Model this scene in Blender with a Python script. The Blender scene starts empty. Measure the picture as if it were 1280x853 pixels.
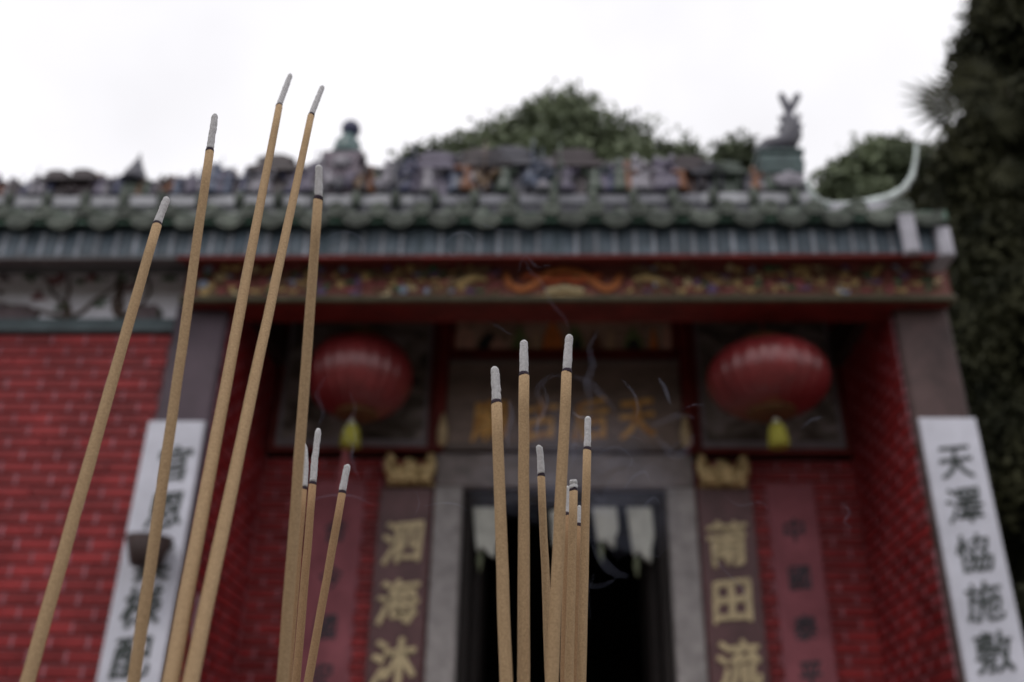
import bpy, math, random
from mathutils import Vector, Matrix, noise
random.seed(7)
S = bpy.context.scene
COL = S.collection
R = math.radians

# ------------------------------------------------------------------ camera
CAM = Vector((0.0, 0.0, 1.3))
FPX, PITCH, YAW, ROLL = 1200.0, R(26.8), R(2.5), R(1.15)
fwd = Vector((-math.sin(YAW)*math.cos(PITCH), math.cos(YAW)*math.cos(PITCH), math.sin(PITCH)))
rt0 = Vector((math.cos(YAW), math.sin(YAW), 0)); up0 = rt0.cross(fwd)
rt = rt0*math.cos(ROLL) + up0*math.sin(ROLL)
upv = up0*math.cos(ROLL) - rt0*math.sin(ROLL)
cd = bpy.data.cameras.new('camera'); cam = bpy.data.objects.new('camera', cd); COL.objects.link(cam)
cam.matrix_world = Matrix(((rt.x, upv.x, -fwd.x, CAM.x), (rt.y, upv.y, -fwd.y, CAM.y), (rt.z, upv.z, -fwd.z, CAM.z), (0, 0, 0, 1)))
cd.sensor_width = 36; cd.lens = 36*FPX/1280; cd.clip_start = 0.02; cd.clip_end = 2000
cd.dof.use_dof = True; cd.dof.focus_distance = 0.405; cd.dof.aperture_fstop = 8.3
S.camera = cam

# ------------------------------------------------------------------ overcast sky and sun
SUN_EL, SUN_AZ = R(52), R(205)
w = bpy.data.worlds.new('World'); S.world = w; w.use_nodes = True
nt = w.node_tree; nt.nodes.clear()
wo = nt.nodes.new('ShaderNodeOutputWorld'); mx = nt.nodes.new('ShaderNodeMixShader')
b1 = nt.nodes.new('ShaderNodeBackground'); b2 = nt.nodes.new('ShaderNodeBackground')
sk = nt.nodes.new('ShaderNodeTexSky'); sk.sky_type = 'NISHITA'; sk.sun_disc = False
sk.sun_elevation = SUN_EL; sk.sun_rotation = SUN_AZ
b1.inputs[1].default_value = 0.1; nt.links.new(sk.outputs[0], b1.inputs[0])
tc = nt.nodes.new('ShaderNodeTexCoord'); ns = nt.nodes.new('ShaderNodeTexNoise'); ns.inputs['Scale'].default_value = 2.2
ns.inputs['Detail'].default_value = 4
cr = nt.nodes.new('ShaderNodeValToRGB')
cr.color_ramp.elements[0].position = .3; cr.color_ramp.elements[0].color = (0.71, 0.70, 0.725, 1)
cr.color_ramp.elements[1].position = .75; cr.color_ramp.elements[1].color = (1.0, .985, 1.01, 1)
nt.links.new(tc.outputs['Generated'], ns.inputs['Vector']); nt.links.new(ns.outputs['Fac'], cr.inputs[0])
nt.links.new(cr.outputs[0], b2.inputs[0]); b2.inputs[1].default_value = 1.25
mx.inputs[0].default_value = 0.93
nt.links.new(b1.outputs[0], mx.inputs[1]); nt.links.new(b2.outputs[0], mx.inputs[2]); nt.links.new(mx.outputs[0], wo.inputs[0])
sl = bpy.data.lights.new('sun', 'SUN'); sl.energy = 0.55; sl.angle = R(14); sl.color = (1, .96, .9)
so = bpy.data.objects.new('sun', sl); COL.objects.link(so)
sdir = Vector((math.sin(SUN_AZ)*math.cos(SUN_EL), math.cos(SUN_AZ)*math.cos(SUN_EL), math.sin(SUN_EL)))
so.rotation_euler = sdir.to_track_quat('Z', 'Y').to_euler(); so.location = (0, -3, 12)
S.view_settings.view_transform = 'Standard'; S.view_settings.look = 'None'
S.view_settings.exposure = 0.0; S.view_settings.gamma = 1.0
S.render.engine = 'CYCLES'
S.cycles.volume_step_rate = 1.0; S.cycles.volume_max_steps = 64
S.cycles.transparent_max_bounces = 16; S.cycles.max_bounces = 8


def at(px, py, Y):
    """world point on the plane y=Y seen at photo pixel (1280x853), used for measuring"""
    r = fwd + rt*((px-640)/FPX) - upv*((py-426.5)/FPX)
    return CAM + r*(Y/r.y)


def proj(p):
    d = Vector(p)-CAM; z = d.dot(fwd)
    return 640+FPX*d.dot(rt)/z, 426.5-FPX*d.dot(upv)/z, z

# ------------------------------------------------------------------ materials
MATS = {}
def mat(name, col, rough=.7, var=.25, scale=8., bump=.0, bscale=60., spec=.4, metal=0., orand=0., col2=None, coat=0., stretch=None):
    if name in MATS: return MATS[name]
    m = bpy.data.materials.new(name); m.use_nodes = True; n = m.node_tree; L = n.links
    b = n.nodes['Principled BSDF']; b.inputs['Roughness'].default_value = rough; b.inputs['Metallic'].default_value = metal
    b.inputs['Specular IOR Level'].default_value = spec; b.inputs['Coat Weight'].default_value = coat; b.inputs['Coat Roughness'].default_value = .25
    t = n.nodes.new('ShaderNodeTexCoord'); mp = n.nodes.new('ShaderNodeMapping')
    if stretch: mp.inputs['Scale'].default_value = stretch
    geo = n.nodes.new('ShaderNodeNewGeometry')
    L.new(geo.outputs['Position'], mp.inputs[0])
    no = n.nodes.new('ShaderNodeTexNoise'); no.inputs['Scale'].default_value = scale; no.inputs['Detail'].default_value = 6
    no.inputs['Roughness'].default_value = .65
    L.new(mp.outputs[0], no.inputs['Vector'])
    r = n.nodes.new('ShaderNodeValToRGB')
    lo = [max(0, c*(1-var)) for c in col]; hi = [min(1, c*(1+var)) for c in (col2 or col)]
    r.color_ramp.elements[0].position = .32; r.color_ramp.elements[0].color = (*lo, 1)
    r.color_ramp.elements[1].position = .68; r.color_ramp.elements[1].color = (*hi, 1)
    L.new(no.outputs['Fac'], r.inputs[0]); out = r.outputs[0]
    if orand:
        oi = n.nodes.new('ShaderNodeObjectInfo'); mr = n.nodes.new('ShaderNodeMapRange')
        mr.inputs[3].default_value = 1-orand; mr.inputs[4].default_value = 1+orand
        L.new(oi.outputs['Random'], mr.inputs[0])
        h = n.nodes.new('ShaderNodeHueSaturation'); L.new(mr.outputs[0], h.inputs['Value']); L.new(out, h.inputs['Color']); out = h.outputs[0]
    L.new(out, b.inputs['Base Color'])
    if bump:
        nb = n.nodes.new('ShaderNodeTexNoise'); nb.inputs['Scale'].default_value = bscale; nb.inputs['Detail'].default_value = 5
        L.new(geo.outputs['Position'], nb.inputs['Vector'])
        bp = n.nodes.new('ShaderNodeBump'); bp.inputs['Strength'].default_value = bump; bp.inputs['Distance'].default_value = .01
        L.new(nb.outputs['Fac'], bp.inputs['Height']); L.new(bp.outputs[0], b.inputs['Normal'])
    MATS[name] = m; return m

def painting(name, stops, scale, stretch=(1, 1, 1), detail=5, distort=1.2):
    """faded wall painting: several flat pigments in irregular patches"""
    m = bpy.data.materials.new(name); m.use_nodes = True; n = m.node_tree; L = n.links
    b = n.nodes['Principled BSDF']; b.inputs['Roughness'].default_value = .75; b.inputs['Specular IOR Level'].default_value = .2
    g = n.nodes.new('ShaderNodeNewGeometry'); mp = n.nodes.new('ShaderNodeMapping'); mp.inputs['Scale'].default_value = stretch
    no = n.nodes.new('ShaderNodeTexNoise'); no.inputs['Scale'].default_value = scale; no.inputs['Detail'].default_value = detail
    no.inputs['Distortion'].default_value = distort
    r = n.nodes.new('ShaderNodeValToRGB'); els = r.color_ramp.elements
    els[0].position, els[0].color = stops[0][0], (*stops[0][1], 1)
    els[1].position, els[1].color = stops[-1][0], (*stops[-1][1], 1)
    for p, c in stops[1:-1]:
        e = els.new(p); e.color = (*c, 1)
    L.new(g.outputs['Position'], mp.inputs[0]); L.new(mp.outputs[0], no.inputs['Vector']); L.new(no.outputs['Fac'], r.inputs[0])
    L.new(r.outputs[0], b.inputs['Base Color']); return m

M = dict(
    brick=mat('red_painted_brick', (.22, .009, .012), .5, .32, 2.2, .25, 90, spec=.3, orand=.26, col2=(.255, .024, .026)),
    bed=mat('rose_mortar', (.36, .13, .145), .6, .3, 10, .2, 120),
    joint=mat('pale_pink_joint', (.36, .15, .18), .8, .3, 14),
    pier=mat('purple_grey_paint', (.085, .058, .075), .6, .25, 4, .15, 40),
    pier2=mat('stained_brown_grey_paint', (.08, .048, .046), .65, .4, 5, .15, 40),
    granite=mat('grey_granite', (.34, .315, .31), .7, .25, 12, .3, 200),
    plaque=mat('weathered_umber_board', (.23, .17, .145), .6, .3, 5, .2, 60, stretch=(1, 1, 3)),
    white=mat('white_painted_board', (.64, .64, .72), .5, .12, 5, .05, 60),
    ink=mat('charcoal_ink', (.055, .065, .062), .6, .5, 30),
    inkfade=mat('faded_ink', (.05, .045, .055), .7, .4, 20),
    board=mat('dark_maroon_lacquer', (.12, .055, .058), .45, .3, 6, .1, 50),
    gold=mat('cream_gilt_lettering', (.60, .49, .29), .55, .22, 30, .2, 80),
    gilt=mat('gilded_wood', (.42, .27, .09), .45, .45, 25, .3, 60, metal=.25, col2=(.60, .46, .24)),
    orange=mat('worn_orange_gilt', (.72, .28, .04), .6, .35, 9, col2=(.75, .45, .15)),
    pink=mat('faded_rose_paper', (.30, .095, .115), .8, .25, 5),
    redwood=mat('oxblood_painted_wood', (.17, .018, .014), .5, .3, 6, .15, 50),
    darkwood=mat('dark_brown_timber', (.045, .024, .02), .6, .35, 8, .2, 60),
    blackwood=mat('near_black_door_timber', (.014, .009, .008), .7, .3, 8, .2, 60),
    friezered=mat('carved_frieze_ground', (.22, .075, .06), .65, .4, 14, .4, 40),
    olive=mat('olive_brown_moulding', (.10, .085, .05), .6, .3, 12),
    eaveteal=mat('blue_green_eave_board', (.07, .10, .12), .6, .25, 8),
    rafter=mat('pale_grey_blue_rafter', (.25, .27, .31), .6, .3, 9),
    glaze=mat('green_glazed_tile', (.055, .066, .056), .5, .5, 12, .2, 30, spec=.25, orand=.35, col2=(.095, .108, .09)),
    glazed=mat('dark_green_glazed_tile', (.06, .12, .085), .3, .45, 10, .2, 30, spec=.5, orand=.25),
    plaster=mat('lime_plaster', (.42, .41, .46), .8, .25, 6, .1, 40),
    greyboard=mat('grey_weathered_board', (.16, .16, .17), .7, .25, 5, .1, 40),
    mural=mat('white_relief_ground', (.80, .79, .86), .8, .08, 5, .1, 30),
    tealledge=mat('dull_teal_ledge', (.10, .13, .14), .6, .3, 6),
    lantern=mat('red_lantern_silk', (.20, .020, .022), .42, .25, 8, spec=.5, coat=.7),
    brass=mat('old_brass', (.35, .22, .08), .45, .35, 20, metal=.5),
    yellow=mat('yellow_tassel', (.37, .34, .05), .8, .35, 60, .4, 200),
    redcord=mat('red_cord', (.42, .08, .09), .8, .2, 60),
    coat=mat('tan_incense_paste', (.39, .265, .150), .95, .12, 1300, .25, 3000, spec=.12, col2=(.46, .32, .19)),
    coat2=mat('brown_incense_paste', (.36, .225, .125), .95, .17, 1300, .25, 3000, spec=.15),
    ash=mat('pale_incense_ash', (.60, .59, .60), 1., .15, 900, .35, 1800, spec=.05),
    burnt=mat('charred_band', (.035, .022, .035), .9, .3, 400),
    bronze=mat('burner_bronze', (.12, .09, .06), .45, .3, 20, metal=.7),
    ashbed=mat('burner_ash', (.35, .33, .31), 1, .2, 60, .5, 200),
    leaf=mat('dark_foliage', (.085, .11, .065), .6, .4, 1.3, spec=.25, col2=(.165, .195, .115)),
    leaf2=mat('grey_green_foliage', (.06, .08, .05), .6, .4, 2.0, spec=.2, col2=(.11, .13, .08)),
    leaf3=mat('blackish_olive_foliage', (.016, .020, .010), .7, .5, 2.0, spec=.12, col2=(.040, .040, .020)),  # very dark olive leaf colour
    bark=mat('grey_brown_bark', (.09, .07, .055), .9, .35, 12, .6, 30),
    paving=mat('granite_paving', (.125, .105, .09), .85, .2, 2, .2, 30),
    paper=mat('white_paper_pendant', (.55, .55, .50), .8, .25, 8),
    dark=mat('interior_dark_brown', (.025, .02, .018), .9, .3, 4),  # plain dark brown for the hall behind the door
    greybrick=mat('grey_side_wall', (.22, .22, .22), .85, .2, 6, .2, 40),
    holder=mat('brown_clay_cup', (.045, .027, .025), .7, .3, 20),
)
FIG = [mat('ceramic_'+n, c, .35, .35, 22, spec=.5) for n, c in
       [('lilac', (0.121, 0.103, 0.154)), ('white', (0.242, 0.225, 0.262)), ('indigo', (0.034, 0.037, 0.094)), ('ochre', (0.136, 0.080, 0.042)),
        ('umber', (0.053, 0.037, 0.042)), ('sage', (0.068, 0.089, 0.070)), ('blue', (0.097, 0.117, 0.178)), ('orange', (0.193, 0.070, 0.028)), ('slate', (0.063, 0.061, 0.080))]]
CARV = [mat('carving_'+n, c, .5, .3, 30, spec=.4) for n, c in
        [('gold', (0.637, 0.459, 0.204)), ('cream', (0.739, 0.612, 0.357)), ('green', (0.090, 0.218, 0.116)), ('blue', (0.383, 0.459, 0.612)),
         ('rose', (0.433, 0.128, 0.128)), ('violet', (0.218, 0.141, 0.281)), ('orange', (0.612, 0.204, 0.065))]]

# ------------------------------------------------------------------ mesh builder
class MB:
    def __init__(s): s.v = []; s.f = []; s.sm = []
    def add(s, vs, fs, smooth=False):
        o = len(s.v); s.v += [tuple(v) for v in vs]; s.f += [tuple(i+o for i in f) for f in fs]; s.sm += [smooth]*len(fs); return s
    def box(s, x0, x1, y0, y1, z0, z1, ch=0.0):
        if ch <= 0:
            vs = [(x, y, z) for z in (z0, z1) for y in (y0, y1) for x in (x0, x1)]
            return s.add(vs, [(0, 2, 3, 1), (4, 5, 7, 6), (0, 1, 5, 4), (2, 6, 7, 3), (0, 4, 6, 2), (1, 3, 7, 5)])
        vs = []                                       # chamfered front and back rims
        for y, i in ((y0, ch), (y0+ch, 0), (y1-ch, 0), (y1, ch)):
            vs += [(x0+i, y, z0+i), (x1-i, y, z0+i), (x1-i, y, z1-i), (x0+i, y, z1-i)]
        fs = [(0, 1, 2, 3), (15, 14, 13, 12)]
        for k in range(3):
            for j in range(4):
                a, b = k*4+j, k*4+(j+1) % 4
                fs.append((a, a+4, b+4, b))
        return s.add(vs, fs)
    def tube(s, pts, rad, n=8, cap=True, smooth=True, flat=(1, 1)):
        pts = [Vector(p) for p in pts]; vs = []; fs = []
        if not hasattr(rad, '__len__'): rad = [rad]*len(pts)
        t0 = (pts[1]-pts[0]).normalized(); a = Vector((0, 1, 0)) if abs(t0.y) < .9 else Vector((1, 0, 0))
        u = t0.cross(a).normalized()
        for i, p in enumerate(pts):
            t = (pts[min(i+1, len(pts)-1)]-pts[max(i-1, 0)]).normalized()
            u = (u - t*u.dot(t)).normalized(); v = t.cross(u)
            for k in range(n):
                q = 2*math.pi*k/n; vs.append(p+(u*math.cos(q)*flat[0]+v*math.sin(q)*flat[1])*rad[i])
        for i in range(len(pts)-1):
            for k in range(n):
                k2 = (k+1) % n; fs.append((i*n+k, i*n+k2, (i+1)*n+k2, (i+1)*n+k))
        if cap: fs += [tuple(range(n))[::-1], tuple((len(pts)-1)*n+k for k in range(n))]
        return s.add(vs, fs, smooth)
    def lathe(s, prof, c=(0, 0, 0), n=20, lobes=0, amp=0., smooth=True):
        vs = []; fs = []
        for r, z in prof:
            for k in range(n):
                q = 2*math.pi*k/n; rr = r*(1-amp*abs(math.sin(lobes*q/2))**6 if lobes else 1)
                vs.append((c[0]+rr*math.cos(q), c[1]+rr*math.sin(q), c[2]+z))
        for i in range(len(prof)-1):
            for k in range(n):
                k2 = (k+1) % n; fs.append((i*n+k, i*n+k2, (i+1)*n+k2, (i+1)*n+k))
        fs += [tuple(range(n))[::-1], tuple((len(prof)-1)*n+k for k in range(n))]
        return s.add(vs, fs, smooth)
    def prism(s, poly, y0, y1, smooth=False):          # poly in (x,z), extruded along y
        n = len(poly); vs = [(x, y0, z) for x, z in poly]+[(x, y1, z) for x, z in poly]
        ar = sum(poly[i][0]*poly[(i+1) % n][1]-poly[(i+1) % n][0]*poly[i][1] for i in range(n))
        fr = tuple(range(n)) if ar > 0 else tuple(range(n))[::-1]
        fs = [fr, tuple(i+n for i in fr[::-1])]
        for i in range(n):
            a, b = fr[i], fr[(i+1) % n]; fs.append((a, a+n, b+n, b))
        return s.add(vs, fs, smooth)
    def blob(s, c, r, seed=0, amp=.3, seg=10, rings=7, freq=1.5):
        c = Vector(c); r = r if hasattr(r, '__len__') else (r, r, r); vs = []; fs = []
        for i in range(rings+1):
            th = math.pi*i/rings
            for k in range(seg):
                q = 2*math.pi*k/seg; d = Vector((math.sin(th)*math.cos(q), math.sin(th)*math.sin(q), math.cos(th)))
                g = 1+amp*noise.noise(d*freq+Vector((seed*3.1, seed*1.7, 0)))
                vs.append(c+Vector((d.x*r[0], d.y*r[1], d.z*r[2]))*g)
        for i in range(rings):
            for k in range(seg):
                k2 = (k+1) % seg; fs.append((i*seg+k, (i+1)*seg+k, (i+1)*seg+k2, i*seg+k2))
        return s.add(vs, fs, True)
    def mesh(s, name, m):
        me = bpy.data.meshes.new(name); me.from_pydata(s.v, [], s.f)
        me.polygons.foreach_set('use_smooth', s.sm); me.materials.append(m); me.update(); return me
    def obj(s, name, m, parent=None): return link(name, s.mesh(name, m), parent)

def link(name, data, parent=None, loc=(0, 0, 0)):
    o = bpy.data.objects.new(name, data); COL.objects.link(o)
    if parent is not None: o.parent = parent
    o.location = loc; return o

def thing(name, label, cat, loc=(0, 0, 0), group=None):
    o = bpy.data.objects.new(name, None); COL.objects.link(o); o.location = loc; o.empty_display_size = .1
    o['label'] = label; o['category'] = cat
    if group: o['group'] = group
    return o

def local(o, root):            # keep world-space mesh coordinates under a root that stands elsewhere
    o.parent = root; o.location = -Vector(root.location); return o

def structure(o): o['kind'] = 'structure'; return o

def glyph_mesh(ch, size, depth, m, bold=.018):
    c = bpy.data.curves.new('glyph', 'FONT'); c.body = ch; c.size = size; c.extrude = depth/2; c.offset = 0
    c.align_x = 'CENTER'; c.align_y = 'CENTER'; c.resolution_u = 3
    t = bpy.data.objects.new('tmp_glyph', c); COL.objects.link(t); bpy.context.view_layer.update()
    me = bpy.data.meshes.new_from_object(t.evaluated_get(bpy.context.evaluated_depsgraph_get()))
    bpy.data.objects.remove(t); bpy.data.curves.remove(c)
    xs = [v.co.x for v in me.vertices]; ys = [v.co.y for v in me.vertices]
    cx, cy = (min(xs)+max(xs))/2, (min(ys)+max(ys))/2
    for v in me.vertices:                              # stand upright facing -y, brush-like slant
        x, y, z = v.co; x -= cx; y -= cy
        q = noise.noise_vector(Vector((x, y, ord(ch)*.37))*(5.5/size))*size*.045
        v.co = (x*.94+q.x+y*.03, -z, y+x*.12+q.y)
    V0 = [tuple(v.co) for v in me.vertices]; F0 = [tuple(p.vertices) for p in me.polygons]; bpy.data.meshes.remove(me)
    b = MB(); e = bold*size                            # a loaded brush: overlaid strokes, each a hair behind the last
    for i, (dx, dz) in enumerate(((0, 0), (e, e*.4), (-e, -e*.4), (e*.3, -e), (-e*.3, e))):
        b.add([(x+dx, y+i*.0007, z+dz) for x, y, z in V0], F0)
    return b.mesh('character', m)

def write(root, chars, pts, size, m, Y, depth=.006, bold=.018, xs=1, zs=1):
    for ch, (x, z) in zip(chars, pts):
        o = link('character', glyph_mesh(ch, size, depth, m, bold), root)
        o.location = Vector((x, Y, z))-Vector(root.location); o.scale = (xs, 1, zs)

# ------------------------------------------------------------------ ground
g = MB().add([(-300, -300, 0), (300, -300, 0), (300, 300, 0), (-300, 300, 0)], [(0, 1, 2, 3)]).obj('ground', M['paving']); structure(g)

# ------------------------------------------------------------------ the temple
XL, XR = -1.89, 1.972             # inner faces of the porch
YF, YB = 4.9, 6.0                 # front of the piers, back wall of the porch
T = thing('temple', 'red brick temple with green glazed eaves, carved frieze, recessed porch and figures along its ridge', 'temple', (0, 5.5, 0))
def part(mb, name, m, parent=None):
    if parent is None: return local(mb.obj(name, m), T)
    o = mb.obj(name, m); o.parent = parent; return o    # parent parts share the root's offset

CL, CH = .198, .0715              # brick length and course height
brick_defs = []                   # (pixel area, wall, mesh key, position, axis)
def brick_wall(name, origin, ax, length, z0, z1, holes=(), label=None):
    """origin: near corner; ax 'x' faces -y; '+x' wall runs along y facing +x; '-x' facing -x"""
    ox, oy = origin; b = MB()
    if ax == 'x': b.box(ox, ox+length, oy+.012, oy+.16, z0, z1)
    elif ax == '+x': b.box(ox-.16, ox-.012, oy, oy+length, z0, z1)
    else: b.box(ox+.012, ox+.16, oy, oy+length, z0, z1)
    w = part(b, name, M['bed'])
    if label: w['label'] = label
    nrow = int((z1-z0)/CH)+1
    for r in range(nrow):
        zb = z1-(r+1)*CH
        if zb < z0: continue
        s = -CL*.5*(r % 2)
        while s < length-1e-3:
            a, c = max(s, 0), min(s+CL, length)
            s += CL
            if c-a < .03: continue
            for h0, h1, hz in holes:
                if zb > hz: continue
            # cut the brick at the openings
            segs = [(a, c)]
            for h0, h1, hz in holes:
                if zb < hz:
                    ns = []
                    for p, q in segs:
                        if q <= h0 or p >= h1: ns.append((p, q))
                        else:
                            if p < h0: ns.append((p, h0))
                            if q > h1: ns.append((h1, q))
                    segs = ns
            for p, q in segs:
                if q-p < .02: continue
                mid, zc = (p+q)/2, zb+CH/2
                pos = (ox+mid, oy, zc) if ax == 'x' else (ox, oy+mid, zc)
                px, py, pz = proj(pos)
                if ax == 'x': A = (q-p)*CH/pz**2
                else: A = (q-p)*CH/pz**2*.35
                vis = -15 < px < 1295 and py < 868
                brick_defs.append((A if vis else A*.001, w, round(q-p, 3), pos, ax))
    return w
W1 = brick_wall('brick_wall', (-4.9, 4.94), 'x', 4.9-2.21, 0.6, 3.84)
W2 = brick_wall('brick_wall', (XL, YB), 'x', XR-XL, 0.6, 3.46, holes=((1.15, 2.82, 9),))
W3 = brick_wall('brick_wall', (XR, YF+.06), '-x', YB-YF-.06, 0.6, 4.615)
W4 = brick_wall('brick_wall', (XL, YF+.06), '+x', YB-YF-.06, 0.6, 4.615)
# W2's backing must not block the door: rebuild it as two panels
W2.data = MB().box(XL, -.745, YB+.012, YB+.16, .6, 3.46).mesh('brick_wall', M['bed'])
o = MB().box(.93, XR, YB+.012, YB+.16, .6, 3.46).obj('brick_wall', M['bed']); local(o, T)
brick_mesh = {}
def bmesh_for(L, ax):
    k = (L, ax)
    if k not in brick_mesh:
        h = L/2-.0035; z = CH/2-.0078; b = MB()
        b.box(-h, h, -.004, .02, -z, z, .003)
        if ax == '-x': b.v = [(y, -x, zz) for x, y, zz in b.v]
        if ax == '+x': b.v = [(-y, x, zz) for x, y, zz in b.v]
        brick_mesh[k] = b.mesh('brick', M['brick'])
    return brick_mesh[k]
# hidden behind boards: those bricks count as unseen
def hidden(pos, ax):
    x, y, z = pos
    if ax == 'x' and y > 5.5 and z < 3.27 and (-1.47 < x < -1.22 or -1.06 < x < -.7 or .93 < x < 1.27 or 1.40 < x < 1.67): return True
    return False
brick_defs = [(a*.01 if hidden(p, ax) else a, w, L, p, ax) for a, w, L, p, ax in brick_defs]
brick_defs.sort(key=lambda t: -t[0])
rest = {}
for i, (a, w, L, pos, ax) in enumerate(brick_defs):
    j = Vector((random.uniform(-.001, .001), random.uniform(-.0015, .001), random.uniform(-.0012, .0012)))
    if ax != 'x': j = Vector((j.y if ax == '-x' else -j.y, j.x, j.z))
    if i < 300:
        link('brick', bmesh_for(L, ax), w, Vector(pos)+j)
    else:
        rest.setdefault(w.name, (w, MB()))[1].add([Vector(v.co)+Vector(pos)+j for v in bmesh_for(L, ax).vertices],
                                                [tuple(p.vertices) for p in bmesh_for(L, ax).polygons])
    # pale pointing rubbed into some upright joints
for w_, mb in rest.values():
    o = mb.obj('brick', M['brick']); o.parent = w_; o['kind'] = 'stuff'
jm = {}
for a, w, L, pos, ax in brick_defs:
    if random.random() < .9:
        mb = jm.setdefault(w.name, (w, MB()))[1]; x, y, z = pos; h = CH*.42
        t = .010+random.random()*.006
        if ax == 'x': mb.box(x-L/2-t/2, x-L/2+t/2, y-.0055, y+.01, z-h*.98, z+h*.98)
        elif ax == '-x': mb.box(x-.0055, x+.01, y-L/2-t/2, y-L/2+t/2, z-h*.98, z+h*.98)
        else: mb.box(x-.01, x+.0055, y-L/2-t/2, y-L/2+t/2, z-h*.98, z+h*.98)
for w_, mb in jm.values():
    o = mb.obj('pointing', M['joint']); o.parent = w_; o['kind'] = 'stuff'

# plinth under the walls, floor of the porch, side and rear walls, interior
part(MB().box(-4.9, -2.21, 4.9, 5.1, 0, .597, .01).box(XL-.3, XL-.003, YF-.02, 6.16, 0, .597, .01).box(XR+.003, XR+.3, YF-.02, 6.16, 0, .597, .01)
     .box(XL, -.745, 5.97, 6.16, 0, .597, .01).box(.93, XR, 5.97, 6.16, 0, .597, .01), 'plinth', M['granite'])
part(MB().box(XL, XR, YF, 5.965, 0, .15).box(-.74, .925, 5.97, 6.3, 0, .15), 'porch_floor', M['granite'])
part(MB().box(2.14, 2.275, 5.0, 11, 0, 4.3).box(-4.9, -4.7, 5.12, 11, 0, 4.3).box(-4.69, 2.13, 10.8, 11, 0, 4.3), 'side_wall', M['greybrick'])
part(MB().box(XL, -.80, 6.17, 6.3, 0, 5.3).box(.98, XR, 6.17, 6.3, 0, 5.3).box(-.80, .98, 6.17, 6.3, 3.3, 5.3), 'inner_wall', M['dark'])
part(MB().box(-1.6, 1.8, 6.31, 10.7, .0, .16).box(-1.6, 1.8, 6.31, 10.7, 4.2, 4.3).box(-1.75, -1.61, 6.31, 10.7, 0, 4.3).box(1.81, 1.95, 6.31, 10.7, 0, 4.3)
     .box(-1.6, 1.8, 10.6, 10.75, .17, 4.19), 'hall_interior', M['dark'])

# piers
part(MB().box(-2.2, XL-.002, YF, 5.12, .6, 4.02, .012), 'pier', M['pier'])
o = part(MB().box(XR+.003, 2.275, YF, 5.12, .6, 4.02, .012), 'pier', M['pier2']); o['label'] = 'stained brownish right pier'

# stone door frame
DF = part(MB().box(-.74, -.56, 5.93, 6.14, .15, 3.25, .012), 'door_jamb', M['granite'])
part(MB().box(.75, .93, 5.93, 6.14, .15, 3.25, .012), 'door_jamb', M['granite'])
part(MB().box(-.74, .93, 5.935, 6.135, 3.253, 3.482, .012), 'door_lintel', mat('brown_grey_lintel', (.235, .20, .195), .7, .3, 9, .2, 60))
part(MB().box(-.557, -.50, 6.02, 6.12, .16, 3.245).box(.69, .747, 6.02, 6.12, .16, 3.245).box(-.497, .687, 6.02, 6.12, 3.17, 3.245), 'door_frame', M['blackwood'])
for x, s in ((-.50, 1), (.69, -1)):
    d = part(MB().box(min(x, x+s*.05), max(x, x+s*.05), 6.15, 6.78, .18, 3.15, .01).box(min(x+s*.05, x+s*.062), max(x+s*.05, x+s*.062), 6.2, 6.72, .5, 1.6).box(min(x+s*.05, x+s*.062), max(x+s*.05, x+s*.062), 6.2, 6.72, 1.75, 3.0), 'door', M['blackwood'])

# murals on the porch wall
paintL = painting('ink_landscape_painting', [(.25, (.04, .035, .03)), (.40, (.12, .10, .085)), (.5, (.22, .19, .17)), (.6, (.32, .28, .27)), (.75, (.44, .40, .39))], 3.4, (1, 1, 1.7), 6, 1.6)
def panel(x0, x1, z0, z1, y, pm, fr=.03, fm='redwood', matte=True):
    p = part(MB().box(x0+fr, x1-fr, y+.03, y+.05, z0+fr, z1-fr), 'painted_panel', pm)
    b = MB().box(x0, x1, y, y+.055, z0, z0+fr, .004).box(x0, x1, y, y+.055, z1-fr, z1, .004).box(x0, x0+fr, y+.002, y+.053, z0+fr+.001, z1-fr-.001).box(x1-fr, x1, y+.002, y+.053, z0+fr+.001, z1-fr-.001)
    f = b.obj('frame', M[fm]); f.parent = p
    if matte:
        t = .028; a0, a1, c0, c1 = x0+fr+.006, x1-fr-.006, z0+fr+.006, z1-fr-.006
        b = MB().box(a0, a1, y+.022, y+.034, c0, c0+t*1.8).box(a0, a0+t, y+.0225, y+.0335, c0+t*1.8+.001, c1).box(a1-t, a1, y+.0225, y+.0335, c0+t*1.8+.001, c1)
        q = b.obj('painted_border', mat('grey_border', (.27, .24, .26), .8, .15, 8)); q.parent = p
    return p
part(MB().box(XL, XR, 6.0, 6.16, 3.485, 5.2), 'upper_wall', M['darkwood'])
pl = panel(-1.86, -.775, 3.49, 4.50, 5.93, paintL); pl['label'] = 'framed ink landscape behind the left lantern'
pr = panel(.965, XR-.012, 3.49, 4.50, 5.93, paintL); pr['label'] = 'framed ink landscape behind the right lantern'
paintC = painting('figure_painting_ground', [(.3, (.22, .16, .11)), (.45, (.42, .29, .22)), (.6, (.56, .38, .29)), (.75, (.62, .45, .33))], 6, (1, 1, 1.5))
pc = panel(-.685, .875, 4.205, 4.50, 5.93, paintC, matte=False); pc['label'] = 'long painted scene of robed figures above the name board'
part(MB().box(-.77, -.692, 5.90, 5.99, 3.485, 4.6, .01), 'post', M['redwood'])
part(MB().box(.88, .958, 5.90, 5.99, 3.485, 4.6, .01), 'post', M['redwood'])
part(MB().box(-.688, .877, 5.91, 5.99, 4.145, 4.2, .006), 'rail', M['redwood'])
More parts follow.
